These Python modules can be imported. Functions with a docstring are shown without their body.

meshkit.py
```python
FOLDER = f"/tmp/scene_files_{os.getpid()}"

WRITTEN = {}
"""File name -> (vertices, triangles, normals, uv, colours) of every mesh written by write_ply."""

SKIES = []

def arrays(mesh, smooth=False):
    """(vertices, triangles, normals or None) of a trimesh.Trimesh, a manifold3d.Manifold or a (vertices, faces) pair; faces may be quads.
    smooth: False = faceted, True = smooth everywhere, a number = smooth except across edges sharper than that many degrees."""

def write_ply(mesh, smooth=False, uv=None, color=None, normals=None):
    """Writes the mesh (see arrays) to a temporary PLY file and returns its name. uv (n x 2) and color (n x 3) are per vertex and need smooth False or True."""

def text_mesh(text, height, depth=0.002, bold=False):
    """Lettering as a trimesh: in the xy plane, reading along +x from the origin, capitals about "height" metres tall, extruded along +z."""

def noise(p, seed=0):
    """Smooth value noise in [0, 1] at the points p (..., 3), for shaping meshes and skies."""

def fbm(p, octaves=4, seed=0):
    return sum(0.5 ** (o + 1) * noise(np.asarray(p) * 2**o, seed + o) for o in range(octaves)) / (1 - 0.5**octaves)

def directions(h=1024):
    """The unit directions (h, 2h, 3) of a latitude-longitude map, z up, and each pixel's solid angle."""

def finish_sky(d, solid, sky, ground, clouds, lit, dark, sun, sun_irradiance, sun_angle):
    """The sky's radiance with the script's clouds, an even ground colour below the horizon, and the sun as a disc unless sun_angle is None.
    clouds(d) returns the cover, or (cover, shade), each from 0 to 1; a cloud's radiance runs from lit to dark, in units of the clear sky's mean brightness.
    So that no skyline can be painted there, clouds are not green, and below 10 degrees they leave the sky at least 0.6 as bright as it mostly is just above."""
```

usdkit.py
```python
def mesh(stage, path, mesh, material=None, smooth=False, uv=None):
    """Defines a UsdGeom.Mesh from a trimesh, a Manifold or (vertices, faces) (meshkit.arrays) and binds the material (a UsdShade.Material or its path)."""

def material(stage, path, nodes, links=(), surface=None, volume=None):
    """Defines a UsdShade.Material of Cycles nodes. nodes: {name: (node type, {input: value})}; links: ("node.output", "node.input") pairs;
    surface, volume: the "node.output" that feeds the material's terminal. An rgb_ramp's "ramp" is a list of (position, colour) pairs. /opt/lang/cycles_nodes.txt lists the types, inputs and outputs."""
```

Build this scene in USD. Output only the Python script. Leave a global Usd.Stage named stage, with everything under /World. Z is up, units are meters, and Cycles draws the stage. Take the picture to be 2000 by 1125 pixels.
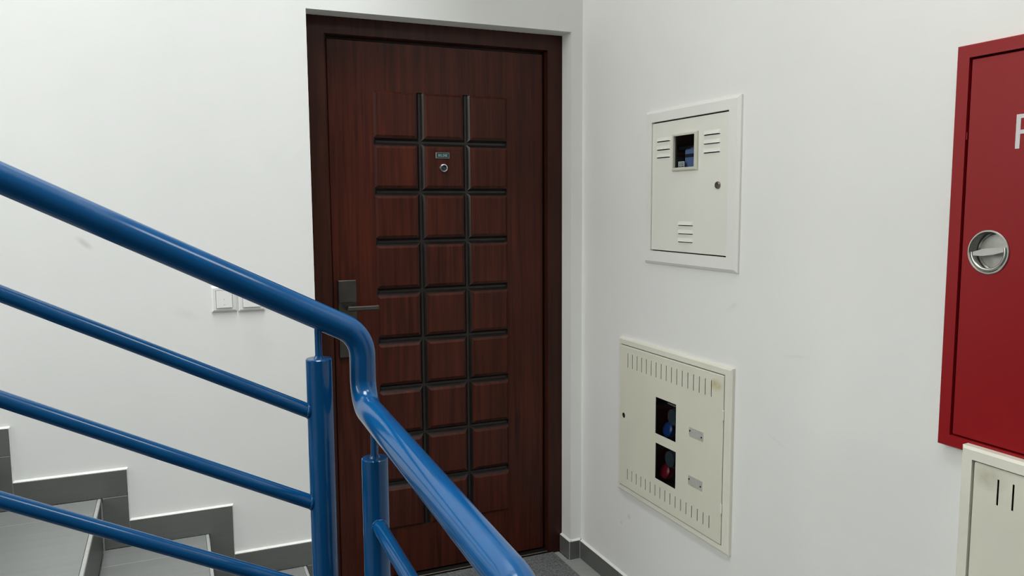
import math, random
import numpy as np, trimesh, manifold3d as m3, usdkit, meshkit
from pxr import Usd, UsdGeom, UsdLux, Gf, Sdf

random.seed(7); np.random.seed(7)
stage = Usd.Stage.CreateInMemory()
UsdGeom.SetStageUpAxis(stage, 'Z'); UsdGeom.SetStageMetersPerUnit(stage, 1.0)
UsdGeom.Xform.Define(stage, '/World'); UsdGeom.Scope.Define(stage, '/World/Looks')

# ------------------------------------------------------------------ camera
CAM = (0.2674, -2.71191, 1.41434)
YAW, PITCH, ROLL, FPX = -23.2164, -6.0584, -0.3299, 1551.79
y, p, r = map(math.radians, (YAW, PITCH, ROLL))
fw = np.array([-math.sin(y)*math.cos(p), math.cos(y)*math.cos(p), math.sin(p)])
rt = np.array([math.cos(y), math.sin(y), 0.0]); upv = np.cross(rt, fw)
rt2 = rt*math.cos(r)+upv*math.sin(r); up2 = -rt*math.sin(r)+upv*math.cos(r)
cam = UsdGeom.Camera.Define(stage, '/World/camera')
M = Gf.Matrix4d(*[float(a) for a in (*rt2, 0, *up2, 0, *(-fw), 0, *CAM, 1)])
cam.AddTransformOp().Set(M)
cam.CreateHorizontalApertureAttr(36.0); cam.CreateVerticalApertureAttr(20.25)
cam.CreateFocalLengthAttr(36.0*FPX/2000); cam.CreateFStopAttr(0.0)
cam.CreateClippingRangeAttr(Gf.Vec2f(0.02, 200))
EXPOSURE = 0.0
cam.CreateExposureAttr(EXPOSURE)

# ------------------------------------------------------------------ daylight (through the stairwell skylight and the half-landing window)
ROOM_X0, ROOM_Y0, ROOM_Z1 = -2.9, -4.6, 5.6
XR = 1.7254                       # right wall face;  the door wall face is y = 0
SKY = dict(x0=-0.7, x1=1.02, y0=-3.0, y1=-0.6)
WIN = dict(y0=-2.2, y1=-0.25, z0=1.5, z1=3.6)

def rect_light(path, centre, w, h, rot, power, colour):
    l = UsdLux.RectLight.Define(stage, path)
    l.CreateWidthAttr(w); l.CreateHeightAttr(h); l.CreateIntensityAttr(power); l.CreateColorAttr(Gf.Vec3f(*colour))
    l.AddTranslateOp().Set(Gf.Vec3d(*centre)); l.AddRotateXYZOp().Set(Gf.Vec3f(*rot))
    return l
UsdGeom.Xform.Define(stage, '/World/window_1'); UsdGeom.Xform.Define(stage, '/World/window_2')
rect_light('/World/window_1/daylight', ((SKY['x0']+SKY['x1'])/2, (SKY['y0']+SKY['y1'])/2, ROOM_Z1+0.06), SKY['x1']-SKY['x0'], SKY['y1']-SKY['y0'], (0, 0, 0), 18.4, (0.95, 0.995, 1.0))
rect_light('/World/window_2/daylight', (ROOM_X0-0.10, (WIN['y0']+WIN['y1'])/2, (WIN['z0']+WIN['z1'])/2), WIN['z1']-WIN['z0'], WIN['y1']-WIN['y0'], (0, -90, 0), 5.9, (1.0, 0.985, 0.93))

# ------------------------------------------------------------------ helpers
COUNT = {}
ORIGIN = {}
def numbered(parent, name):
    k = (parent, name); n = COUNT.get(k, 0); COUNT[k] = n+1
    return name if n == 0 else f'{name}_{n:03d}'
def tag(prim, label=None, category=None, group=None, kind=None):
    for k, v in (('label', label), ('category', category), ('group', group), ('kind', kind)):
        if v: prim.SetCustomDataByKey(k, v)
def thing(name, origin=(0, 0, 0), label=None, category=None, group=None, kind=None, fixed=False):
    path = '/World/' + (name if fixed else numbered('/World', name))
    x = UsdGeom.Xform.Define(stage, path)
    x.AddTranslateOp().Set(Gf.Vec3d(*origin))
    ORIGIN[path] = np.array(origin, float)
    tag(x.GetPrim(), label, category, group, kind)
    return path
def part(parent, name, mesh, mat, smooth=30, label=None, kind=None):
    """mesh in world coordinates, defined under parent"""
    path = parent + '/' + numbered(parent, name)
    o = ORIGIN.get(parent, np.zeros(3))
    v, f, _ = meshkit.arrays(mesh, False)
    prim = usdkit.mesh(stage, path, trimesh.Trimesh(v-o, f, process=False), MAT[mat], smooth=smooth)
    ORIGIN[path] = o
    tag(prim.GetPrim(), label, None, None, kind)
    return path
def single(name, mesh, mat, label=None, category=None, kind=None, smooth=30):
    path = '/World/' + numbered('/World', name)
    prim = usdkit.mesh(stage, path, mesh, MAT[mat], smooth=smooth)
    ORIGIN[path] = np.zeros(3)
    tag(prim.GetPrim(), label, category, None, kind)
    return path
Mf = m3.Manifold
def box(x0, x1, y0, y1, z0, z1, b=0.0):
    lo = np.minimum((x0, y0, z0), (x1, y1, z1)); hi = np.maximum((x0, y0, z0), (x1, y1, z1)); d = hi-lo
    if b <= 0:
        return Mf.cube(tuple(d)).translate(tuple(lo))
    pts = []
    for ax in range(3):
        l = lo.copy()+b; h = hi.copy()-b; l[ax] -= b; h[ax] += b
        for i in range(8): pts.append([(l, h)[(i >> a) & 1][a] for a in range(3)])
    return Mf.hull_points(np.array(pts))
def frustum(a, b):
    """hull of two axis-aligned rectangles or boxes given as lists of corner points"""
    return Mf.hull_points(np.array(list(a)+list(b), float))
def rect_x(x, y0, y1, z0, z1): return [(x, yy, zz) for yy in (y0, y1) for zz in (z0, z1)]
def rect_y(yv, x0, x1, z0, z1): return [(xx, yv, zz) for xx in (x0, x1) for zz in (z0, z1)]
def cyl(a, b, r, n=40, r2=None):
    """solid from a to b"""
    a, b = np.array(a, float), np.array(b, float); h = np.linalg.norm(b-a)
    c = Mf.cylinder(h, r, r if r2 is None else r2, n)
    T = trimesh.geometry.align_vectors([0, 0, 1], (b-a)/h); T[:3, 3] = a
    return c.transform(T[:3, :4])
def union(*ms):
    return Mf.batch_boolean(list(ms), m3.OpType.Add)
def cat(ms):
    out = []
    for m in ms:
        v, f, _ = meshkit.arrays(m, False); out.append(trimesh.Trimesh(v, f, process=False))
    return trimesh.util.concatenate(out)
def lathe(profile, centre, axis, n=48):
    """profile: (radius, along axis) list"""
    m = trimesh.creation.revolve(np.array(profile, float), sections=n)
    T = trimesh.geometry.align_vectors([0, 0, 1], axis); T[:3, 3] = centre
    m.apply_transform(T)
    return m
def fillet(points, radii, n=14):
    P = [np.array(q, float) for q in points]; out = [P[0]]
    for i in range(1, len(P)-1):
        a = P[i-1]-P[i]; b = P[i+1]-P[i]; a /= np.linalg.norm(a); b /= np.linalg.norm(b)
        th = math.acos(np.clip(a@b, -1, 1)); R = radii[i-1]; t = R/math.tan(th/2)
        c = P[i]+(a+b)/np.linalg.norm(a+b)*R/math.sin(th/2)
        u = P[i]+a*t-c; w = P[i]+b*t-c; ang = math.acos(np.clip(u@w/R/R, -1, 1))
        for k in range(n+1):
            s = k/n
            out.append(c+(math.sin((1-s)*ang)*u+math.sin(s*ang)*w)/math.sin(ang))
    out.append(P[-1]); return np.array(out)
def tube(path, r, n=36):
    P = np.array(path, float); T = np.gradient(P, axis=0)
    d = np.diff(P, axis=0); d /= np.linalg.norm(d, axis=1, keepdims=True)
    T[0], T[-1] = d[0], d[-1]; T[1:-1] = d[:-1]+d[1:]; T /= np.linalg.norm(T, axis=1, keepdims=True)
    a = np.cross(T[0], [0.3, 0.9, 0.2]); a /= np.linalg.norm(a); V = []
    ang = np.arange(n)*2*np.pi/n
    for i in range(len(P)):
        a = a-T[i]*(a@T[i]); a /= np.linalg.norm(a); b = np.cross(T[i], a)
        V.append(P[i]+r*(np.cos(ang)[:, None]*a+np.sin(ang)[:, None]*b))
    V = np.vstack(V); F = []
    for i in range(len(P)-1):
        for j in range(n):
            k = (j+1) % n; q = (i*n+j, i*n+k, (i+1)*n+k, (i+1)*n+j)
            F += [(q[0], q[1], q[2]), (q[0], q[2], q[3])]
    c0, c1 = len(V), len(V)+1; V = np.vstack([V, P[0], P[-1]]); e = (len(P)-1)*n
    for j in range(n):
        k = (j+1) % n; F += [(c0, k, j), (c1, e+j, e+k)]
    return trimesh.Trimesh(V, np.array(F), process=False)

# ------------------------------------------------------------------ materials
MAT = {}
def mat(name, nodes, links, surface='p.BSDF'):
    MAT[name] = usdkit.material(stage, '/World/Looks/'+name, nodes, links, surface=surface)
def plain(name, colour, rough=0.5, metal=0.0, coat=0.0, coat_rough=0.1, bump=0.0, bump_scale=300, vary=0.0, vary_scale=6, ior=1.5):
    """one colour with a little procedural unevenness"""
    nodes = {'p': ('principled_bsdf', {'roughness': rough, 'metallic': metal, 'ior': ior, 'coat_weight': coat, 'coat_roughness': coat_rough}),
             'g': ('geometry', {}), 'n': ('noise_texture', {'scale': vary_scale, 'detail': 4.0}),
             'r': ('rgb_ramp', {'ramp': [(0.3, [c*(1-vary) for c in colour]), (0.7, [min(1, c*(1+vary)) for c in colour])]})}
    links = [('g.position', 'n.vector'), ('n.fac', 'r.fac'), ('r.color', 'p.base_color')]
    if bump:
        nodes['b'] = ('noise_texture', {'scale': bump_scale, 'detail': 3.0}); nodes['bp'] = ('bump', {'strength': bump, 'distance': 0.001})
        links += [('g.position', 'b.vector'), ('b.fac', 'bp.height'), ('bp.normal', 'p.normal')]
    mat(name, nodes, links)
def smudged_wall(name, colour, marks):
    """painted plaster; marks: (centre, size xyz, rotation, strength) of grey scuffs on it"""
    nodes = {'p': ('principled_bsdf', {'roughness': 0.55}), 'g': ('geometry', {}),
             'n': ('noise_texture', {'scale': 2.2, 'detail': 5.0, 'roughness': 0.55}),
             'r': ('rgb_ramp', {'ramp': [(0.3, [c*0.975 for c in colour]), (0.7, [c*1.015 for c in colour])]}),
             'b': ('noise_texture', {'scale': 45.0, 'detail': 5.0}), 'bp': ('bump', {'strength': 0.10, 'distance': 0.002}),
             'sn': ('noise_texture', {'scale': 60.0, 'detail': 4.0})}
    links = [('g.position', 'n.vector'), ('n.fac', 'r.fac'), ('g.position', 'b.vector'), ('b.fac', 'bp.height'), ('bp.normal', 'p.normal'), ('g.position', 'sn.vector')]
    last = 'r.color'
    for i, (c, s, rot, k) in enumerate(marks):
        nodes[f's{i}'] = ('vector_math', {'math_type': 'subtract', 'vector2': c}); links.append(('g.position', f's{i}.vector1'))
        nodes[f'm{i}'] = ('mapping', {'mapping_type': 'point', 'rotation': rot, 'scale': (1, 1, 1)}); links.append((f's{i}.vector', f'm{i}.vector'))
        nodes[f'v{i}'] = ('vector_math', {'math_type': 'multiply', 'vector2': tuple(1/a for a in s)}); links.append((f'm{i}.vector', f'v{i}.vector1'))
        nodes[f'l{i}'] = ('vector_math', {'math_type': 'length'}); links.append((f'v{i}.vector', f'l{i}.vector1'))
        nodes[f'q{i}'] = ('map_range', {'from_min': 1.0, 'from_max': 0.2, 'to_min': 0.0, 'to_max': k, 'clamp': True}); links.append((f'l{i}.value', f'q{i}.value'))
        nodes[f'x{i}'] = ('math', {'math_type': 'multiply'}); links += [(f'q{i}.result', f'x{i}.value1'), ('sn.fac', f'x{i}.value2')]
        nodes[f'c{i}'] = ('mix', {'mix_type': 'mix', 'color2': (0.22, 0.22, 0.21)}); links += [(f'x{i}.value', f'c{i}.fac'), (last, f'c{i}.color1')]
        last = f'c{i}.color'
    links.append((last, 'p.base_color'))
    mat(name, nodes, links)
def wood(name, dark, light, rough, scale=1.0, across=(60, 60, 2.2)):
    nodes = {'p': ('principled_bsdf', {'roughness': rough, 'ior': 1.30}), 'g': ('geometry', {}), 'o': ('object_info', {}),
             'mp': ('mapping', {'mapping_type': 'point', 'scale': across}), 'off': ('vector_math', {'math_type': 'add'}), 'sc': ('vector_math', {'math_type': 'scale', 'vector1': (3.0, 2.0, 5.0)}),
             'n': ('noise_texture', {'scale': 1.0*scale, 'detail': 6.0, 'roughness': 0.6, 'distortion': 0.6}),
             'n2': ('noise_texture', {'scale': 3.0, 'detail': 3.0}),
             'r': ('rgb_ramp', {'ramp': [(0.32, dark), (0.5, [(a+b)/2 for a, b in zip(dark, light)]), (0.68, light)]}),
             'mx': ('mix', {'mix_type': 'multiply', 'fac': 0.55}), 'r2': ('rgb_ramp', {'ramp': [(0.3, (0.62, 0.6, 0.6)), (0.7, (1.15, 1.0, 1.0))]}),
             'bp': ('bump', {'strength': 0.12, 'distance': 0.0006})}
    links = [('o.random', 'sc.scale'), ('g.position', 'off.vector1'), ('sc.vector', 'off.vector2'), ('off.vector', 'mp.vector'), ('mp.vector', 'n.vector'), ('off.vector', 'n2.vector'),
             ('n.fac', 'r.fac'), ('n2.fac', 'r2.fac'), ('r.color', 'mx.color1'), ('r2.color', 'mx.color2'), ('mx.color', 'p.base_color'), ('n.fac', 'bp.height'), ('bp.normal', 'p.normal')]
    mat(name, nodes, links)
def tile(name, colour, streak=(2, 40, 40)):
    nodes = {'p': ('principled_bsdf', {'roughness': 0.42}), 'g': ('geometry', {}), 'o': ('object_info', {}),
             'mp': ('mapping', {'mapping_type': 'point', 'scale': streak}), 'n': ('noise_texture', {'scale': 1.0, 'detail': 6.0, 'roughness': 0.6}),
             'r': ('rgb_ramp', {'ramp': [(0.3, [c*0.93 for c in colour]), (0.7, [c*1.06 for c in colour])]}),
             'rr': ('map_range', {'from_min': 0.0, 'from_max': 1.0, 'to_min': 0.93, 'to_max': 1.07}), 'h': ('hsv', {}),
             'bp': ('bump', {'strength': 0.06, 'distance': 0.001})}
    links = [('g.position', 'mp.vector'), ('mp.vector', 'n.vector'), ('n.fac', 'r.fac'), ('r.color', 'h.color'), ('o.random', 'rr.value'), ('rr.result', 'h.value'), ('h.color', 'p.base_color'), ('n.fac', 'bp.height'), ('bp.normal', 'p.normal')]
    mat(name, nodes, links)
def glass(name, tint=(0.85, 0.88, 0.88), rough=0.03):
    # reflection at the outer faces only, so that oblique views do not meet total reflection inside the pane
    mat(name, {'t': ('transparent_bsdf', {'color': tint}), 'g': ('glossy_bsdf', {'color': (1, 1, 1), 'roughness': rough}), 'f': ('fresnel', {'IOR': 1.5}), 'm': ('mix_closure', {}),
               'ge': ('geometry', {}), 'inv': ('math', {'math_type': 'subtract', 'value1': 1.0}), 'mu': ('math', {'math_type': 'multiply'})},
        [('ge.backfacing', 'inv.value2'), ('inv.value', 'mu.value1'), ('f.fac', 'mu.value2'), ('mu.value', 'm.fac'), ('t.BSDF', 'm.closure1'), ('g.BSDF', 'm.closure2')], surface='m.closure')

WALL = (0.86, 0.865, 0.845)
smudged_wall('back_wall_paint', WALL, [((0.028, 0, 1.303), (0.034, 0.1, 0.012), (0, -0.72, 0), 0.5), ((0.30, 0, 1.07), (0.05, 0.1, 0.02), (0, -0.4, 0), 0.14), ((0.52, 0, 0.96), (0.06, 0.1, 0.08), (0, 0, 0), 0.10)])
smudged_wall('right_wall_paint', WALL, [((XR, -0.9, 1.12), (0.1, 0.035, 0.010), (0.5, 0, 0), 0.16), ((XR, -1.15, 1.02), (0.1, 0.06, 0.006), (0.15, 0, 0), 0.12), ((XR, -0.36, 0.30), (0.1, 0.012, 0.012), (0, 0, 0), 0.5), ((XR, -0.31, 0.26), (0.1, 0.010, 0.008), (0, 0, 0), 0.4), ((XR, -1.1, 0.78), (0.1, 0.07, 0.005), (-0.3, 0, 0), 0.10)])
plain('ceiling_paint', (0.8, 0.8, 0.79), 0.7, vary=0.02)
plain('front_paint', (0.07, 0.07, 0.068), 0.8, vary=0.03)
plain('dark_stone', (0.035, 0.035, 0.035), 0.6, vary=0.1)
plain('blue_paint', (0.0016, 0.067, 0.200), 0.14, vary=0.08, vary_scale=14, bump=0.03, bump_scale=60, ior=1.48)
wood('door_wood', (0.030, 0.0068, 0.0038), (0.084, 0.0180, 0.0088), 0.31)
wood('frame_wood', (0.024, 0.0072, 0.0045), (0.056, 0.0160, 0.0090), 0.36)
plain('groove_dark', (0.010, 0.0065, 0.005), 0.35, vary=0.2, vary_scale=20)  # near-black colour for the grooves between door panels
tile('tread_tile', (0.205, 0.21, 0.204)); tile('riser_tile', (0.085, 0.09, 0.086), streak=(40, 2, 40)); tile('skirting_tile', (0.125, 0.130, 0.122)); tile('skirting_tile_side', (0.125, 0.130, 0.122), streak=(40, 2, 40))  # risers are the same tile as the treads, their shade put into the colour
tile('floor_tile', (0.31, 0.315, 0.295))
plain('grout', (0.42, 0.42, 0.40), 0.8, vary=0.1, vary_scale=60)
plain('sealant', (0.76, 0.76, 0.73), 0.5, vary=0.05, vary_scale=40)
plain('nosing_edge', (0.36, 0.37, 0.35), 0.5, vary=0.08, vary_scale=40)
plain('concrete', (0.3, 0.3, 0.29), 0.9, vary=0.1)
plain('mat_fibre', (0.115, 0.117, 0.118), 0.95, vary=0.6, vary_scale=190, bump=0.9, bump_scale=320)
plain('steel', (0.62, 0.62, 0.59), 0.28, 1.0, vary=0.06, vary_scale=30)
plain('satin_steel', (0.50, 0.50, 0.46), 0.5, 1.0, vary=0.12, vary_scale=60)
plain('brushed_steel', (0.58, 0.58, 0.54), 0.22, 1.0, vary=0.08, vary_scale=50)
plain('bronze', (0.10, 0.095, 0.085), 0.32, 0.9, vary=0.15, vary_scale=12)
plain('bronze_edge', (0.30, 0.28, 0.25), 0.3, 0.9, vary=0.1)
plain('white_enamel', (0.84, 0.84, 0.77), 0.38, vary=0.02)
plain('plaster_white_frame', (0.855, 0.86, 0.825), 0.45, vary=0.02)
plain('cream_enamel', (0.76, 0.75, 0.635), 0.42, vary=0.03, bump=0.05, bump_scale=500)
plain('cream_frame', (0.80, 0.79, 0.69), 0.40, vary=0.03)
plain('ivory_plastic', (0.66, 0.65, 0.56), 0.4, vary=0.02)
plain('red_enamel', (0.285, 0.0085, 0.012), 0.30, vary=0.05, vary_scale=3, ior=1.36)
plain('letter_grey', (0.70, 0.68, 0.69), 0.5, vary=0.03)
plain('switch_white', (0.84, 0.84, 0.82), 0.3, vary=0.01)
plain('switch_mark', (0.35, 0.35, 0.35), 0.5)
plain('box_dark', (0.17, 0.19, 0.195), 0.7, vary=0.1)
plain('black', (0.01, 0.01, 0.011), 0.5)
plain('meter_blue', (0.16, 0.235, 0.47), 0.4, vary=0.06, vary_scale=40)
plain('meter_pale', (0.30, 0.36, 0.46), 0.4, vary=0.05)
plain('meter_dark', (0.02, 0.035, 0.055), 0.3)
plain('meter_body', (0.03, 0.07, 0.12), 0.35)
plain('meter_glass', (0.05, 0.075, 0.095), 0.2)
plain('valve_blue', (0.004, 0.045, 0.22), 0.3, vary=0.08, vary_scale=60)
plain('valve_red', (0.19, 0.005, 0.018), 0.3, vary=0.08, vary_scale=60)
plain('paper', (0.8, 0.8, 0.8), 0.7)
plain('ink', (0.12, 0.12, 0.14), 0.7)
plain('cable_grey', (0.45, 0.47, 0.5), 0.5)
plain('aluminium', (0.66, 0.66, 0.62), 0.42, 0.35, vary=0.08, vary_scale=120)
plain('plate_teal', (0.012, 0.045, 0.055), 0.35)
plain('teal_letter', (0.25, 0.42, 0.42), 0.5)
plain('window_white', (0.75, 0.75, 0.75), 0.4)
glass('clear_glass')
# the lower cabinet's door has a yellow stain of its own at its upper right corner
def stained(name, colour, stain, centre, size):
    nodes = {'p': ('principled_bsdf', {'roughness': 0.42}), 'g': ('geometry', {}), 'n': ('noise_texture', {'scale': 60.0, 'detail': 4.0}), 'n0': ('noise_texture', {'scale': 5.0, 'detail': 3.0}),
             'r': ('rgb_ramp', {'ramp': [(0.3, [c*0.97 for c in colour]), (0.7, [c*1.03 for c in colour])]}),
             's': ('vector_math', {'math_type': 'subtract', 'vector2': centre}), 'v': ('vector_math', {'math_type': 'multiply', 'vector2': tuple(1/a for a in size)}), 'l': ('vector_math', {'math_type': 'length'}),
             'q': ('map_range', {'from_min': 1.0, 'from_max': 0.35, 'to_min': 0.0, 'to_max': 1.1, 'clamp': True}), 'x': ('math', {'math_type': 'multiply'}), 'm': ('mix', {'color2': stain})}
    mat(name, nodes, [('g.position', 'n.vector'), ('g.position', 'n0.vector'), ('n0.fac', 'r.fac'), ('g.position', 's.vector1'), ('s.vector', 'v.vector1'), ('v.vector', 'l.vector1'), ('l.value', 'q.value'),
                      ('q.result', 'x.value1'), ('n.fac', 'x.value2'), ('x.value', 'm.fac'), ('r.color', 'm.color1'), ('m.color', 'p.base_color')])
stained('cream_stained', (0.76, 0.75, 0.635), (0.50, 0.42, 0.14), (XR, -0.855, 0.884), (0.1, 0.036, 0.022))
stained('cream_dusty', (0.76, 0.75, 0.635), (0.46, 0.43, 0.33), (XR, -1.715, 0.885), (0.1, 0.045, 0.03))

# ------------------------------------------------------------------ key dimensions (solved from the photograph)
XO0, XO1, HO = 0.7062, 1.6781, 2.05           # door opening
YF = 0.0764                                   # door frame front
XI0, XI1, ZI, ZT = 0.7814, 1.6157, 1.9898, 0.0221
YL = YF+0.028                                 # door leaf front
LOWZ = -1.75
NX, NZ = [0.648-0.3074*k for k in range(9)], [0.173+0.1678*k for k in range(9)]
NSTEP = 8; SY0 = -1.37                        # flight width

# cabinets let into the right wall: (y near corner, y far, z0, z1)
GAS = (-0.455, -0.9266, 1.2164, 1.709); ELE = (-0.3025, -0.9207, 0.3895, 0.944); RED = (-1.586, -2.236, 0.917, 1.7157); CRM = (-1.6556, -2.274, 0.39, 0.9365)

# ------------------------------------------------------------------ room shell
back = box(ROOM_X0-0.25, XR+0.25, 0, 0.22, LOWZ, ROOM_Z1) - box(XO0, XO1, -0.1, 0.4, -0.21, HO)
single('wall_back', back, 'back_wall_paint', 'white plastered wall around the brown door and above the stairs', 'wall', 'structure', smooth=False)
right = box(XR, XR+0.25, ROOM_Y0, 0, LOWZ, ROOM_Z1)
for (a, b, c, d), m in ((GAS, 0.03), (ELE, 0.024), (RED, 0.012), (CRM, 0.028)):
    right = right - box(XR-0.1, XR+0.19, a-m, b+m, c+m, d-m)
single('wall_right', right, 'right_wall_paint', 'white plastered wall carrying the meter cabinets and red cabinet', 'wall', 'structure', smooth=False)
left = box(ROOM_X0-0.25, ROOM_X0, ROOM_Y0, 0, LOWZ, ROOM_Z1) - box(ROOM_X0-0.4, ROOM_X0+0.1, WIN['y0'], WIN['y1'], WIN['z0'], WIN['z1'])
single('wall_left', left, 'ceiling_paint', 'white wall at the head of the stairs, outside the view', 'wall', 'structure', smooth=False)
single('wall_front', box(ROOM_X0-0.25, XR+0.25, ROOM_Y0-0.2, ROOM_Y0, LOWZ, ROOM_Z1), 'front_paint', 'grey wall behind the camera', 'wall', 'structure', smooth=False)
LANDX = 0.87
ceil = box(ROOM_X0-0.25, XR+0.25, ROOM_Y0-0.2, 0.22, ROOM_Z1, ROOM_Z1+0.12) - box(SKY['x0'], SKY['x1'], SKY['y0'], SKY['y1'], ROOM_Z1-0.1, ROOM_Z1+0.3)
ceil = union(ceil, box(LANDX, XR, ROOM_Y0, 0, 2.9, 2.9+0.2))
single('ceiling', ceil, 'ceiling_paint', 'white ceiling with the upper landing slab over the door', 'ceiling', 'structure', smooth=False)
for nm, lab in (('/World/window_1', 'skylight over the stairwell, outside the view'), ('/World/window_2', 'window at the head of the stairs, outside the view')):
    tag(stage.GetPrimAtPath(nm), lab, 'window', None, 'structure'); ORIGIN[nm] = np.zeros(3)
def ring_z(x0, x1, y0, y1, z0, z1, w): return box(x0, x1, y0, y1, z0, z1) - box(x0+w, x1-w, y0+w, y1-w, z0-1, z1+1)
part('/World/window_1', 'window_frame', ring_z(SKY['x0'], SKY['x1'], SKY['y0'], SKY['y1'], ROOM_Z1, ROOM_Z1+0.05, 0.06), 'window_white')
wf = box(ROOM_X0-0.08, ROOM_X0-0.02, WIN['y0'], WIN['y1'], WIN['z0'], WIN['z1']) - box(ROOM_X0-1, ROOM_X0+1, WIN['y0']+0.06, WIN['y1']-0.06, WIN['z0']+0.06, WIN['z1']-0.06)
part('/World/window_2', 'window_frame', wf, 'window_white')
part('/World/window_2', 'mullion', box(ROOM_X0-0.08, ROOM_X0-0.02, (WIN['y0']+WIN['y1'])/2-0.03, (WIN['y0']+WIN['y1'])/2+0.03, WIN['z0']+0.06, WIN['z1']-0.06), 'window_white')

# ------------------------------------------------------------------ floor: slabs with tiles laid on them
fl = thing('floor', label='grey tiled landing floor in front of the brown door', category='floor', kind='structure')
part(fl, 'slab', union(box(0.655, XR, -1.372, 0.0, -0.20, -0.011), box(0.55, XR, -2.05, -1.372, -0.20, -0.011), box(XO0, XO1, -0.001, 0.20, -0.2, -0.011)), 'concrete', smooth=False)
part(fl, 'slab', box(ROOM_X0, XR, ROOM_Y0, 0, LOWZ-0.2, LOWZ), 'dark_stone', smooth=False)
part(fl, 'grout_bed', union(box(0.656, XR, -1.371, -0.002, -0.012, -0.0015), box(0.551, XR, -2.049, -1.3715, -0.012, -0.0015)), 'grout', smooth=False)
xs = [0.657, 1.1235, XR-0.002]; ys = [-0.0, -0.60, -1.20, -1.80, -2.05]
for i in range(4):
    y1, y0 = ys[i], ys[i+1]
    for j in range(2):
        a, b = xs[j]+0.0012, xs[j+1]-0.0012
        if j == 0 and i >= 2: a = 0.552 if i == 3 else a
        part(fl, 'tile', box(a, b, y0+0.0012, y1-0.0012, -0.0115, 0.0, 0.0008), 'floor_tile', smooth=False)
part(fl, 'tile', box(XO0+0.001, XO1-0.0115, 0.0005, 0.19, -0.0115, 0.0, 0.0008), 'floor_tile', smooth=False)

# ------------------------------------------------------------------ skirting (tiles on the walls, white sealant along the top)
TK = 0.010; SK = 0.0735
bb = thing('baseboard_back', label='short grey skirting tile on the wall beside the door', category='baseboard', kind='structure')
part(bb, 'tile', box(XO1-TK, XO1-0.0005, 0.0012-TK, YF-0.0005, 0.0005, SK, 0.0008), 'skirting_tile_side', smooth=False)
part(bb, 'tile', box(XO1-TK+0.0022, XR-TK-0.0012, -TK, -0.0005, 0.0005, SK, 0.0008), 'skirting_tile', smooth=False)
part(bb, 'grout_joint', union(box(XO1-TK+0.0003, XO1-TK+0.0028, -TK+0.0003, -0.001, 0.001, SK-0.001), box(XR-TK-0.0025, XR-0.001, -TK+0.0003, -0.001, 0.001, SK-0.001)), 'grout', smooth=False)
part(bb, 'sealant_bead', union(frustum(rect_y(-0.0002, XO1-0.0005, XR-0.0005, SK, SK+0.006), rect_y(-TK+0.001, XO1-0.008, XR-0.009, SK, SK+0.0012)),
                               frustum(rect_x(XO1-0.0002, -0.009, YF-0.001, SK, SK+0.006), rect_x(XO1-TK+0.001, -0.009, YF-0.001, SK, SK+0.0012))), 'sealant', smooth=False)
br = thing('baseboard_right', label='grey skirting tiles along the foot of the cabinet wall', category='baseboard', kind='structure')
e = [-TK-0.0015, -0.3082, -0.6082, -0.9082, -1.2082, -1.5082, -1.8082, -2.05]
for a, b in zip(e[:-1], e[1:]):
    part(br, 'tile', box(XR-TK, XR-0.0005, b+0.0011, a-0.0011, 0.0005, SK-0.002, 0.0008), 'skirting_tile_side', smooth=False)
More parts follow.
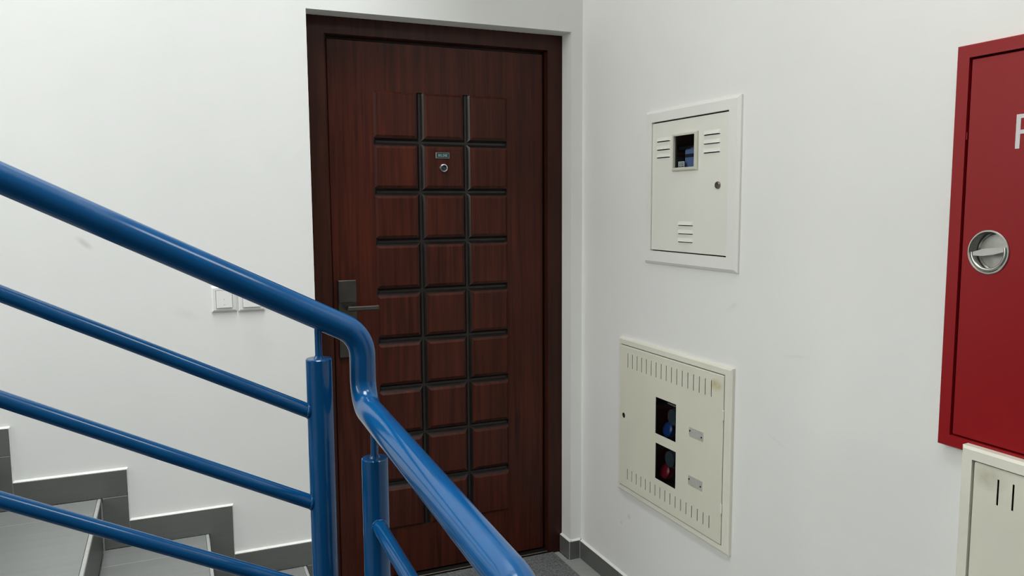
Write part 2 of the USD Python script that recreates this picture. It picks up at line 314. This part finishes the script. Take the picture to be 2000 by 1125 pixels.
part(br, 'grout_joint', box(XR-TK+0.0015, XR-0.0005, -2.049, -TK-0.001, 0.001, SK-0.004), 'grout', smooth=False)
part(br, 'sealant_bead', frustum(rect_x(XR-0.0002, -2.05, -TK, SK-0.002, SK+0.004), rect_x(XR-TK+0.001, -2.05, -TK, SK-0.002, SK-0.0008)), 'sealant', smooth=False)

# unseen fill lamp added under the landing ceiling to lift the dark corner
cl = thing('ceiling_lamp', (1.22, -1.95, 2.9), 'added square fill lamp under the landing ceiling, above the view', 'lamp')
part(cl, 'lamp_housing', box(0.90, 1.54, -2.27, -1.63, 2.870, 2.8995, 0.004) - box(0.92, 1.52, -2.25, -1.65, 2.0, 2.885), 'window_white')
rect_light(cl+'/lamp_panel', (0, 0, -0.02), 0.58, 0.58, (0, 0, 0), 7.0, (1.0, 0.985, 0.94))

# stepped skirting up the stairs
tr = thing('trim_1', label='stepped grey skirting tiles with white sealant climbing the wall along the stairs', category='skirting', kind='structure')
SH, SV = 0.083, 0.0735
for k in range(NSTEP):
    n, z = NX[k], NZ[k]; x1 = min(n+SV, XO0-0.002); x0 = NX[k+1]+SV
    zl = NZ[k-1] if k else 0.0
    hor = box(x0+0.0011, x1, -TK, -0.0005, z+0.0008, z+SH, 0.0008)
    ver = box(n+0.001, x1, -TK, -0.0005, zl+0.0008, z-0.0008, 0.0008)
    if k == 1:
        part(tr, 'tile', union(box(x0+0.0011, x1, -TK, -0.0005, z+0.0008, z+SH), box(n+0.001, x1, -TK, -0.0005, zl+0.0008, z+0.01)), 'skirting_tile', smooth=False)
    else:
        part(tr, 'tile', hor, 'skirting_tile', smooth=False); part(tr, 'tile', ver, 'skirting_tile', smooth=False)
    part(tr, 'grout_joint', union(box(x0-0.001, x1-0.002, -TK+0.0012, -0.0005, z+0.001, z+SH-0.002), box(n+0.002, x1-0.002, -TK+0.0012, -0.0005, zl+0.002, z+0.002)), 'grout', smooth=False)
    bead = [frustum(rect_y(-0.0002, x0, x1+0.003, z+SH, z+SH+0.0055), rect_y(-TK+0.0008, x0, x1, z+SH, z+SH+0.0015))]
    zt = (NZ[k-1]+SH) if k else 0.0
    if x1 < XO0-0.01:
        bead.append(frustum(rect_y(-0.0002, x1, x1+0.0045, zt, z+SH+0.004), rect_y(-TK+0.0012, x1, x1+0.0008, zt, z+SH)))
    part(tr, 'sealant_bead', union(*bead), 'sealant', smooth=False)

# ------------------------------------------------------------------ staircase
st = thing('staircase', (NX[0], SY0/2, 0), 'grey tiled flight of stairs rising to the left along the white wall', 'stairs')
prof = [(NX[0]-0.012, -0.011)]
for k in range(NSTEP):
    prof += [(NX[k]-0.012, NZ[k]-0.013)] if k == 0 else [(NX[k]-0.012, NZ[k-1]-0.013), (NX[k]-0.012, NZ[k]-0.013)]
prof += [(ROOM_X0+0.02, NZ[NSTEP-1]-0.013), (ROOM_X0+0.02, NZ[NSTEP-1]-0.20), (NX[NSTEP-1]-0.05, NZ[NSTEP-1]-0.20), (NX[0]-0.12, -0.2), (NX[0]-0.012, -0.2)]
cs = m3.CrossSection([np.array(prof)])
if cs.area() <= 0: cs = m3.CrossSection([np.array(prof[::-1])])
solid = cs.extrude(-SY0-0.002)                   # extruded along +z: turn to +y
T = np.array([[1, 0, 0, 0], [0, 0, 1, SY0], [0, 1, 0, 0]], float)
sv, sf, _ = meshkit.arrays(solid); sv = sv@T[:, :3].T+T[:, 3]; sf = sf[:, ::-1]
part(st, 'stair_slab', trimesh.Trimesh(sv, sf, process=False), 'concrete', smooth=False)
JY = -0.140
for k in range(NSTEP):
    n, z = NX[k], NZ[k]; b = NX[k+1]-0.001 if k < NSTEP-1 else ROOM_X0+0.022; zl = NZ[k-1] if k else 0.0
    b -= 0.0
    for ya, yb in ((JY+0.0012, -TK-0.001), (-0.72+0.0012, JY-0.0012), (SY0, -0.72-0.0012)):
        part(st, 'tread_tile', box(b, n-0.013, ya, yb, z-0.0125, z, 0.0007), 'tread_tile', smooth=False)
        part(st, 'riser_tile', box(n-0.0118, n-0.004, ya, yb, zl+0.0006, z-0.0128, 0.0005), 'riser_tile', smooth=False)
    part(st, 'grout_joint', box(b+0.001, n-0.0145, SY0+0.001, -TK-0.002, z-0.0124, z-0.0012), 'grout', smooth=False)
    part(st, 'nosing_strip', box(n-0.0122, n-0.0022, SY0, -TK-0.001, z-0.0110, z+0.0004, 0.0015), 'nosing_edge', label='pale tile edge along the front of a step')

# ------------------------------------------------------------------ railing
RAD, RB = 0.0483/2, 0.0131
YG, SL, XV, ZH, SLG = -1.2471, 0.5135, 0.5888, 1.0396, 0.0418
zr = lambda x: 1.4733-SL*x
YE = -1.965
rail = thing('stair_railing', (0.508, YG, 0.173), 'glossy blue tubular steel stair railing with stepped handrail in front of the door', 'railing')
zend = ZH+SLG*(YE-YG)
path = fillet([(-1.50, YG, zr(-1.50)), (XV, YG, zr(XV)), (XV, YG, ZH), (XV, YE, zend), (XV, YE-1.0, zend-0.53)], [0.062, 0.052, 0.075], 16)
part(rail, 'handrail', tube(path, RAD, 48), 'blue_paint', smooth=40)
def post(x, yv, z0, z1, ztop, r=RAD-0.0003):
    c = lathe([(0, 0), (r, 0), (r, z1-z0-0.0016), (r-0.0016, z1-z0), (0, z1-z0)], (x, yv, z0), [0, 0, 1], 48)
    part(rail, 'post', c, 'blue_paint', smooth=40)
    part(rail, 'base_flange', lathe([(0, 0), (0.045, 0), (0.045, 0.004), (0.043, 0.006), (0, 0.006)], (x, yv, z0+0.0003), [0, 0, 1], 40), 'blue_paint', smooth=40)
    pin = lathe([(0, -0.001), (0.0102, -0.001), (0.0085, 0.0025), (0.0066, 0.006), (0.0066, ztop-z1), (0, ztop-z1)], (x, yv, z1), [0, 0, 1], 24)
    part(rail, 'support_pin', pin, 'blue_paint', smooth=50)
post(0.508, YG, NZ[0], 1.1335, zr(0.508)-0.02)
post(-0.70, YG, NZ[4], 1.1335+SL*1.208, zr(-0.70)-0.02)
Y2 = -1.3288
post(0.5886, Y2, NZ[0], 0.9590, ZH+SLG*(Y2-YG)-0.018)
post(0.5886, YE+0.05, 0.0, 0.9330, ZH+SLG*(YE+0.05-YG)-0.018)
def weld(c, axis, r):
    m = trimesh.creation.torus(r-0.0003, 0.0026, major_sections=36, minor_sections=10)
    T = trimesh.geometry.align_vectors([0, 0, 1], axis); T[:3, 3] = c; m.apply_transform(T)
    v = np.array(m.vertices); m.vertices = v+(meshkit.noise(v*260, 3)[:, None]-0.5)*0.0022
    part(rail, 'weld_bead', m, 'blue_paint', smooth=True)
d = np.array([1, 0, -SL]); d = d/np.linalg.norm(d)
for z in (1.2862, 1.1121, 0.9416, 0.771):
    part(rail, 'bar', tube([(-1.50, YG, z+SL*1.5), (0.30, YG, z-SL*0.30), (0.505, YG, z-SL*0.505)], RB, 28), 'blue_paint', smooth=40)
    xj = 0.508-RAD*0.98; weld((xj+0.001, YG, z-SL*xj), [1, 0, -0.12], RB)
dg = np.array([0, -1, -SLG])
for z in (0.841, 0.669, 0.497, 0.325):
    part(rail, 'bar', tube([(XV, Y2-0.005, z+SLG*(Y2-YG)), (XV, YE+0.05, z+SLG*(YE+0.05-YG))], RB, 28), 'blue_paint', smooth=40)
    yj = Y2-RAD*0.96; weld((XV, yj, z+SLG*(yj-YG)), [0, 1, 0], RB)

# ------------------------------------------------------------------ door
dr = thing('door_1', ((XO0+XO1)/2, YF, 0), 'dark reddish-brown wooden entrance door with a grid of raised square panels', 'door', kind='structure')
YB = 0.19
part(dr, 'door_frame', frustum(rect_y(YF, XO0+0.0005, XI0-0.006, 0.001, HO-0.0005), rect_y(YF+0.006, XO0+0.0005, XI0, 0.001, HO-0.0005)) + box(XO0+0.0005, XI0, YF+0.006, YB, 0.001, HO-0.0005), 'frame_wood', label='left door jamb')
part(dr, 'door_frame', frustum(rect_y(YF, XI1+0.0015, XO1-0.0005, 0.001, HO-0.0005), rect_y(YF+0.006, XI1, XO1-0.0005, 0.001, HO-0.0005)) + box(XI1, XO1-0.0005, YF+0.006, YB, 0.001, HO-0.0005), 'frame_wood', label='right door jamb')
part(dr, 'door_frame', frustum(rect_y(YF, XI0-0.006, XI1+0.0015, ZI+0.003, HO-0.0005), rect_y(YF+0.006, XI0-0.006, XI1+0.0015, ZI, HO-0.0005)) + box(XI0-0.0001, XI1+0.0001, YF+0.006, YB, ZI, HO-0.0005), 'frame_wood', label='head of the door frame')
part(dr, 'threshold', union(box(XI0+0.0005, XI1-0.0005, YF+0.004, YB, 0.0005, 0.0085), box(XI0+0.0005, XI1-0.0005, YF+0.010, YB, 0.008, 0.0125)), 'bronze', label='metal door threshold', smooth=False)
part(dr, 'threshold_edge', box(XI0+0.0005, XI1-0.0005, YF+0.0015, YF+0.0085, 0.0085, 0.0120, 0.0008), 'bronze_edge', label='pale metal edge of the threshold', smooth=False)
leaf = box(XI0+0.006, XI1-0.0075, YL, YL+0.06, ZT-0.004, ZI-0.008, 0.002)
part(dr, 'rubber_seal', box(XI0+0.0005, XI1-0.0005, YL+0.012, YL+0.03, ZT, ZI-0.0005) - box(XI0+0.0055, XI1-0.007, YL-1, YL+1, ZT-0.1, ZI-0.0075), 'black', smooth=False)  # black strip filling the gap around the leaf
KP = (YL+2.7119)/(0.0914+2.7119)
GX = [CAM[0]+(g-CAM[0])*KP for g in (0.9405, 1.1137, 1.2900, 1.4545)]
GZ = [CAM[2]+(g-CAM[2])*KP for g in (1.8125, 1.6362, 1.4585, 1.2800, 1.1000, 0.9205, 0.7440, 0.5635, 0.3800, 0.2050)]
HW, GD = 0.0140, 0.011
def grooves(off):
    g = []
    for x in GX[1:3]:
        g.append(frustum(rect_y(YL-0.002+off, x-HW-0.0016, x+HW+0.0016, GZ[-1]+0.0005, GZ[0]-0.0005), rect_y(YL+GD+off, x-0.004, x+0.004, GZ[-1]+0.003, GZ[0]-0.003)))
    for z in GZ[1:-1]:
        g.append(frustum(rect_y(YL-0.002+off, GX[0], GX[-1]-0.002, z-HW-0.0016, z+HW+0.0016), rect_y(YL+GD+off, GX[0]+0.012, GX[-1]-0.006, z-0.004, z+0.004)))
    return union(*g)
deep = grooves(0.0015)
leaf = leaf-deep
lf = part(dr, 'door_leaf', leaf, 'door_wood', smooth=False)
part(lf, 'groove_lattice', (deep ^ box(0, 3, YL+0.0002, YL+1, -1, 3)) - grooves(0.0), 'groove_dark', smooth=False, label='dark grooves between the raised panels')
for i in range(3):
    for j in range(9):
        a = GX[i]+(HW if i else 0.002); b = GX[i+1]-(HW if i < 2 else 0.002); t = GZ[j]-(HW if j else 0.002); u = GZ[j+1]+(HW if j < 8 else 0.002)
        o = 0.0002; cvl = 0.009
        m = frustum(rect_y(YL-o+0.0006, a, b, u, t), rect_y(YL-0.0054, a+cvl, b-cvl, u+cvl, t-cvl))
        part(lf, 'panel', m, 'door_wood', smooth=False)
# lock plate and lever
lp = part(dr, 'lock_plate', union(box(0.8015, 0.8685, YL-0.012, YL-0.0002, 0.8705, 1.1480, 0.002), box(0.8025, 0.8675, YL-0.016, YL-0.010, 1.068, 1.147, 0.002)), 'bronze', label='dark metal lock plate')
part(lp, 'lever_handle', union(cyl((0.838, YL-0.014, 1.050), (0.838, YL-0.050, 1.050), 0.0095, 28), box(0.826, 0.9375, YL-0.057, YL-0.044, 1.0415, 1.0580, 0.003)), 'bronze', label='flat lever handle')
part(lp, 'lever_handle_tip', box(0.9337, 0.9385, YL-0.055, YL-0.030, 1.0412, 1.0583, 0.002), 'bronze_edge')
part(lp, 'keyhole_rosette', lathe([(0, 0), (0.0125, 0), (0.0125, 0.004), (0.011, 0.0055), (0, 0.0055)], (0.835, YL-0.012, 0.935), [0, -1, 0], 32), 'bronze_edge')
# name plate and door viewer on the middle panel of the second row
np_ = part(dr, 'name_plate', box(1.1720, 1.2255, YL-0.0085, YL-0.0060, 1.5808, 1.6025, 0.0006), 'bronze_edge', label='small teal name plate')
part(np_, 'name_plate_face', box(1.1745, 1.2230, YL-0.0091, YL-0.0084, 1.5832, 1.6000, 0.0002), 'plate_teal', smooth=False)
tm = meshkit.text_mesh('BELINE', 0.0078, 0.0006, bold=True)
v = np.array(tm.vertices); v[:, 0] *= 0.036/(v[:, 0].max()); v = np.stack([1.1802+v[:, 0], YL-0.0091-v[:, 2], 1.5878+v[:, 1]], 1)
part(np_, 'lettering', trimesh.Trimesh(v, tm.faces, process=False), 'teal_letter', smooth=False)
pv = part(dr, 'door_viewer', lathe([(0.0085, 0), (0.0150, 0), (0.0158, 0.0035), (0.0140, 0.0075), (0.0105, 0.0085), (0.0085, 0.005), (0.0085, 0)], (1.2013, YL-0.0060, 1.5461), [0, -1, 0], 40), 'steel', label='round metal door viewer')
part(pv, 'viewer_lens', lathe([(0, 0.001), (0.0084, 0.001), (0.0070, 0.0032), (0.004, 0.0048), (0, 0.0054)], (1.2013, YL-0.0060, 1.5461), [0, -1, 0], 32), 'meter_dark')

# doormat inside the door recess
mt = thing('doormat', (1.26, -0.2, 0), 'dark grey speckled doormat on the tiles in front of the brown door', 'doormat')
mm = box(0.87, 1.636, -0.45, YF-0.006, 0.0004, 0.0085, 0.002)
part(mt, 'mat_pile', mm, 'mat_fibre', smooth=False)
part(mt, 'mat_border', ring_z(0.868, 1.638, -0.452, YF-0.004, 0.0003, 0.0050, 0.0018), 'black', smooth=False)

# ------------------------------------------------------------------ light switches
def switch(x0, x1, z0, z1, label, mark):
    s = thing('light_switch', ((x0+x1)/2, 0, (z0+z1)/2), label, 'switch')
    base = frustum(rect_y(-0.0003, x0, x1, z0, z1), rect_y(-0.005, x0+0.001, x1-0.001, z0+0.001, z1-0.001)) 
    base = union(base, frustum(rect_y(-0.0049, x0+0.001, x1-0.001, z0+0.001, z1-0.001), rect_y(-0.0085, x0+0.006, x1-0.006, z0+0.006, z1-0.006)))
    rx0, rx1, rz0, rz1 = x0+0.0145, x1-0.0145, z0+0.0135, z1-0.0145
    base = base - box(rx0-0.0012, rx1+0.0012, -0.02, -0.004, rz0-0.0012, rz1+0.0012)
    part(s, 'frame', base, 'switch_white', smooth=20)
    rk = Mf.hull_points(np.array(rect_y(-0.0042, rx0, rx1, rz0, rz1)+[(rx0, -0.0125, rz0), (rx1, -0.0125, rz0), (rx0, -0.0095, rz1), (rx1, -0.0095, rz1)], float))
    rp = part(s, 'rocker', rk, 'switch_white', smooth=False)
    if mark:
        cx, cz = (rx0+rx1)/2, (rz0+rz1)/2
        part(rp, 'mark', cyl((cx, -0.0100, cz), (cx, -0.0113, cz), 0.0012, 16), 'switch_mark')
        part(rp, 'mark', union(box(cx-0.0028, cx+0.0028, -0.0123, -0.011, rz0+0.0088, rz0+0.0094), box(cx-0.0003, cx+0.0003, -0.0122, -0.011, rz0+0.0065, rz0+0.0118)), 'switch_mark', smooth=False)
switch(0.3785, 0.4555, 1.0725, 1.1558, 'white light switch left of the pair, with a dot on its rocker', True)
switch(0.4595, 0.5425, 1.0705, 1.1540, 'white light switch right of the pair, half hidden by the blue handrail', False)

# ------------------------------------------------------------------ cabinets on the right wall
def ringx(y0, y1, z0, z1, xa, xb, iy0, iy1, iz0, iz1, chamfer):
    """raised frame on the wall from xb (wall side) to xa (room side); y0 > y1"""
    o = frustum(rect_x(xb, y1, y0, z0, z1), rect_x(xa+chamfer*0.7, y1+0.0005, y0-0.0005, z0+0.0005, z1-0.0005)+rect_x(xa, y1+chamfer, y0-chamfer, z0+chamfer, z1-chamfer))
    return o-box(xa-1, xb+1, iy1, iy0, iz0, iz1)
def liner(y0, y1, z0, z1, xf, depth, t=0.003):
    """open-fronted sheet metal box in the wall recess"""
    return box(xf, XR+depth, y1, y0, z0, z1) - box(xf-1, XR+depth-t, y1+t, y0-t, z0+t, z1-t)
def inner(c, m): return (c[0]-m-0.001, c[1]+m+0.001, c[2]+m+0.001, c[3]-m-0.001)

# upper meter cabinet
gc = thing('meter_cabinet', (XR, -0.69, GAS[2]), 'white metal meter cabinet with louvres and small framed window, upper one beside the door', 'cabinet')
FD = 0.012
part(gc, 'frame', ringx(*GAS, XR-FD, XR-0.0003, -0.4935, -0.8815, 1.2590, 1.6715, 0.009), 'plaster_white_frame', smooth=False)
part(gc, 'housing', liner(*inner(GAS, 0.03), XR+0.002, 0.17), 'box_dark', smooth=False)
dX = XR-0.0085
gd = box(dX, dX+0.010, -0.8785, -0.4950, 1.2625, 1.6675, 0.0012)
gd = gd - box(dX+0.0015, dX+1, -0.8765, -0.4970, 1.2645, 1.6655)
gd = gd - box(dX-1, dX+1, -0.7300, -0.6200, 1.5195, 1.6195)
louv = []
for (a, b, zs) in ((-0.5195, -0.5950, (1.6085, 1.5826, 1.5580)), (-0.7640, -0.8420, (1.6105, 1.5847, 1.5592)), (-0.6420, -0.7210, (1.3458, 1.3200, 1.2948))):
    for z in zs:
        louv.append((a, b, z)); gd = gd - box(dX-1, dX+1, b+0.002, a-0.002, z-0.0022, z+0.0035)
gdp = part(gc, 'door', gd, 'white_enamel', smooth=False)
for a, b, z in louv:
    h = frustum([(dX+0.0003, yy, zz) for yy in (a, b) for zz in (z+0.0125, z)], [(dX-0.0055, a-0.008, z+0.0004), (dX-0.0055, b+0.008, z+0.0004), (dX-0.0050, a-0.008, z+0.0012), (dX-0.0050, b+0.008, z+0.0012)])
    h = h - frustum([(dX+0.0008, yy, zz) for yy in (a-0.004, b+0.004) for zz in (z+0.0100, z-0.001)], [(dX-0.0042, a-0.010, z-0.001), (dX-0.0042, b+0.010, z-0.001)])
    part(gdp, 'louvre', h, 'white_enamel', smooth=False)
wfr = frustum(rect_x(dX-0.0002, -0.7400, -0.6130, 1.5110, 1.6260), rect_x(dX-0.005, -0.7395, -0.6135, 1.5115, 1.6255)+rect_x(dX-0.008, -0.7365, -0.6165, 1.5145, 1.6225)) - box(dX-1, dX+1, -0.7285, -0.6225, 1.5215, 1.6180)
part(gdp, 'window_frame', wfr, 'ivory_plastic', smooth=False, label='ivory plastic window frame')
part(gdp, 'glass_pane', box(dX-0.0015, dX+0.0005, -0.7290, -0.6215, 1.5205, 1.6190), 'clear_glass', smooth=False)
lk = part(gdp, 'lock', lathe([(0.0040, 0), (0.0105, 0), (0.0108, 0.0035), (0.0095, 0.0055), (0.0060, 0.0058), (0.0050, 0.0025), (0.0, 0.0025), (0.0, 0.0), (0.0040, 0)], (dX, -0.8364, 1.4638), [-1, 0, 0], 36), 'bronze_edge', label='round cylinder lock')
part(lk, 'keyhole', box(dX-0.0030, dX-0.0020, -0.8380, -0.8348, 1.4610, 1.4666), 'black', smooth=False)
em = thing('electricity_meter', (XR+0.10, -0.69, 1.47), 'blue-grey electricity meter seen through the small window of the upper cabinet', 'meter')
part(em, 'meter_case', union(box(XR+0.013, XR+0.120, -0.735, -0.6400, 1.45, 1.578, 0.004), box(XR+0.040, XR+0.120, -0.735, -0.6300, 1.50, 1.585, 0.003)), 'meter_blue', smooth=False)
part(em, 'display', box(XR+0.0115, XR+0.0132, -0.715, -0.6460, 1.553, 1.563, 0.0004), 'meter_dark', smooth=False)
part(em, 'mounting_bracket', union(box(XR+0.120, XR+0.1655, -0.73, -0.66, 1.46, 1.56), box(XR+0.090, XR+0.1655, -0.73, -0.50, 1.586, 1.596)), 'meter_pale', smooth=False)
lb = thing('label_card', (XR+0.006, -0.639, 1.522), 'small white printed label at the lower left corner of the cabinet window', 'label')
part(lb, 'card', box(XR+0.0030, XR+0.0036, -0.6550, -0.6215, 1.5210, 1.5410), 'paper', smooth=False)
part(lb, 'print_block', union(box(XR+0.0025, XR+0.0031, -0.652, -0.630, 1.5350, 1.5366), box(XR+0.0025, XR+0.0031, -0.651, -0.627, 1.5300, 1.5318), box(XR+0.0025, XR+0.0031, -0.652, -0.640, 1.5245, 1.5272), box(XR+0.0025, XR+0.0031, -0.637, -0.625, 1.5242, 1.5266)), 'ink', smooth=False)

# lower meter cabinet
ec = thing('meter_cabinet', (XR, -0.61, ELE[2]), 'cream metal meter cabinet with two rows of slots and two windows, low beside the door', 'cabinet')
part(ec, 'frame', ringx(-0.3000, ELE[1], ELE[2], ELE[3], XR-0.013, XR-0.0003, -0.3195, -0.8925, 0.4105, 0.9215, 0.006), 'cream_frame', smooth=False)
part(ec, 'housing', liner(*inner(ELE, 0.024), XR+0.002, 0.17), 'box_dark', smooth=False)
eX = XR-0.0155
ed = box(eX, eX+0.012, -0.8895, -0.3165, 0.4130, 0.9180, 0.0015) - box(eX+0.0013, eX+1, -0.8875, -0.3185, 0.4150, 0.9160)
cut = [box(eX-1, eX+1, -0.6582, -0.5430, 0.6575, 0.7800), box(eX-1, eX+1, -0.6605, -0.5455, 0.5048, 0.6264)]
for i in range(17):
    yy = -0.3690+(-0.8335+0.3690)*i/16; cut.append(box(eX-1, eX+1, yy-0.0017, yy+0.0017, 0.8445, 0.8945))
    yy = -0.3720+(-0.8355+0.3720)*i/16; cut.append(box(eX-1, eX+1, yy-0.0017, yy+0.0017, 0.4440, 0.4820))
cut.append(cyl((eX-0.1, -0.3434, 0.6684), (eX+0.1, -0.3434, 0.6684), 0.0096, 24))
edp = part(ec, 'door', ed-union(*cut), 'cream_stained', smooth=False)
part(edp, 'glass_pane', box(eX+0.0018, eX+0.0038, -0.6590, -0.5420, 0.6565, 0.7810), 'clear_glass', smooth=False)
part(edp, 'glass_pane', box(eX+0.0018, eX+0.0038, -0.6615, -0.5445, 0.5038, 0.6274), 'clear_glass', smooth=False)
part(edp, 'lock', cyl((eX+0.0016, -0.3434, 0.6684), (eX+0.012, -0.3434, 0.6684), 0.0094, 24), 'black', label='dark square-key lock')
part(edp, 'hinge', box(XR-0.0170, XR-0.0135, -0.8935, -0.8880, 0.7880, 0.8180, 0.001), 'cream_frame'); part(edp, 'hinge', box(XR-0.0170, XR-0.0135, -0.8935, -0.8880, 0.5080, 0.5380, 0.001), 'cream_frame')
for z0, z1 in ((0.6995, 0.7278), (0.5455, 0.5758)):
    pp = part(edp, 'number_plate', box(eX-0.0016, eX-0.0002, -0.8000, -0.7300, z0, z1, 0.0004), 'aluminium', smooth=False, label='small blank metal plate with two screws')
    for yy, zz in ((-0.7355, (z0+z1)/2+0.003), (-0.7935, (z0+z1)/2-0.003)):
        part(pp, 'screw', cyl((eX-0.0014, yy, zz), (eX-0.0030, yy, zz), 0.0026, 14), 'bronze')
def water_meter(z, lab, matcap, cy, capy, capz):
    w = thing('water_meter', (XR+0.10, cy, z), lab, 'meter')
    part(w, 'meter_body', union(cyl((XR+0.075, cy, z), (XR+0.135, cy, z), 0.040, 40), cyl((XR+0.030, cy, z), (XR+0.080, cy, z), 0.030, 40)), 'meter_body', smooth=40)
    part(w, 'pipe', cyl((XR+0.115, cy+0.22, z-0.012), (XR+0.115, cy-0.22, z-0.012), 0.014, 24), 'bronze_edge')
    part(w, 'register_cover', cyl((XR+0.018, cy, z+0.002), (XR+0.0315, cy, z+0.002), 0.026, 36), 'meter_glass')
    part(w, 'valve_cap', lathe([(0, 0), (0.022, 0), (0.0245, 0.004), (0.0245, 0.020), (0.018, 0.024), (0, 0.024)], (XR+0.040, capy, capz), [-1, 0, 0.3], 32), matcap)
    part(w, 'cable', tube(fillet([(XR+0.05, cy+0.035, z+0.025), (XR+0.015, cy+0.028, z+0.046), (XR+0.012, cy-0.02, z+0.046), (XR+0.06, cy-0.045, z+0.02)], [0.02, 0.02], 8), 0.0018, 10), 'cable_grey')
water_meter(0.716, 'water meter with a blue cap behind the upper window of the lower cabinet', 'valve_blue', -0.590, -0.5600, 0.664)
water_meter(0.572, 'water meter with a red cap behind the lower window of the lower cabinet', 'valve_red', -0.578, -0.5480, 0.518)

# red hose cabinet
rc = thing('fire_hose_cabinet', (XR, -1.911, RED[2]), 'red metal fire cabinet with round recessed steel handle and letter F', 'cabinet')
part(rc, 'frame', ringx(*RED, XR-0.020, XR-0.0003, -1.6135, -2.2085, 0.9415, 1.6905, 0.0025), 'red_enamel', smooth=False)
part(rc, 'housing', liner(*inner(RED, 0.012), XR+0.002, 0.17), 'box_dark', smooth=False)
rX = XR-0.0165
HC = (-1.6722, 1.3166); TILT = math.radians(9)
rd = box(rX, rX+0.012, -2.2060, -1.6165, 0.9440, 1.6870, 0.0015) - cyl((rX-1, *HC), (rX+1, *HC), 0.0395, 64)
rdp = part(rc, 'door', rd, 'red_enamel', smooth=False)
hd = part(rdp, 'handle', lathe([(0.0390, 0.000), (0.0425, 0.0), (0.0425, 0.0014), (0.0414, 0.0022), (0.0392, 0.0022), (0.0384, 0.0010), (0.0372, -0.022), (0.0340, -0.0245), (0.0, -0.0245), (0.0, -0.026), (0.0350, -0.026), (0.0384, -0.023), (0.0390, 0.000)], (rX-0.0002, *HC), [-1, 0, 0], 64), 'brushed_steel', label='round recessed steel handle cup', smooth=30)
# pull: pivot bar across the middle, half-round bow in the lower half
def hp(x, u, w):
    """a point of the handle: u along the tilted pull (to the right in view), w across it"""
    return (rX+x, HC[0]-(u*math.cos(TILT)-w*math.sin(TILT)), HC[1]+u*math.sin(TILT)+w*math.cos(TILT))
lens = [(-0.033, -0.0030), (-0.033, 0.0036), (-0.010, 0.0072), (0.012, 0.0072), (0.033, 0.0036), (0.033, -0.0030), (0.010, -0.0062), (-0.012, -0.0062)]
bar = Mf.hull_points(np.array([hp(-0.0015, u, w) for u, w in lens]+[hp(0.0020, u, w*0.8) for u, w in lens]))
bar = union(bar, Mf.hull_points(np.array([hp(0.001, u, w) for u in (-0.012, 0.012) for w in (-0.004, 0.004)]+[hp(0.020, u, w) for u in (-0.008, 0.008) for w in (-0.003, 0.003)])))
part(hd, 'pull_bar', bar, 'steel', smooth=False)
ang = np.linspace(np.pi*0.96, np.pi*2.04, 44)
bow = [hp(-0.0002, 0.0340*math.cos(a), 0.0340*math.sin(a)) for a in ang]
part(hd, 'pull_bow', tube(bow, 0.0030, 14), 'steel')
part(hd, 'cup_floor', cyl((rX+0.0225, *HC), (rX+0.0240, *HC), 0.0330, 48), 'satin_steel')
tm = meshkit.text_mesh('F', 0.0625, 0.0006, bold=False)
v = np.array(tm.vertices); v[:, 0] -= v[:, 0].min(); v[:, 1] -= v[:, 1].min()
v = np.stack([rX-0.0001-v[:, 2], -1.7128-v[:, 0]*1.05, 1.5098+v[:, 1]*0.0625/np.ptp(v[:, 1])], 1)
part(rdp, 'lettering', trimesh.Trimesh(v, tm.faces, process=False), 'letter_grey', smooth=False, label='pale grey letter F')
part(rdp, 'hinge_pin', cyl((rX-0.001, -1.6150, 1.5335), (rX-0.001, -1.6150, 1.5480), 0.0013, 12), 'red_enamel')

# cream cabinet under the red one
cc = thing('meter_cabinet', (XR, -1.965, CRM[2]), 'cream metal meter cabinet with slots under the red fire cabinet', 'cabinet')
fr = ringx(*CRM, XR-0.040, XR-0.0205, -1.6800, -2.2480, 0.4145, 0.9120, 0.006)
fr = fr + (ringx(CRM[0], CRM[1], CRM[2], 0.9155, XR-0.021, XR-0.0003, -1.6800, -2.2480, 0.4145, 0.9120, 0.0005))
part(cc, 'frame', fr, 'cream_frame', smooth=False)
part(cc, 'housing', liner(*inner(CRM, 0.028), XR+0.002, 0.17), 'box_dark', smooth=False)
cX = XR-0.0370
cd = box(cX, cX+0.012, -2.2450, -1.6825, 0.4175, 0.9085, 0.002) - box(cX+0.0013, cX+1, -2.2430, -1.6845, 0.4195, 0.9065)
cut = []
for i in range(17):
    yy = -1.7337-0.0297*i; cut.append(box(cX-1, cX+1, yy-0.0019, yy+0.0019, 0.8380, 0.8886)); cut.append(box(cX-1, cX+1, yy-0.0017, yy+0.0017, 0.4440, 0.4900))
part(cc, 'door', cd-union(*cut), 'cream_dusty', smooth=False)
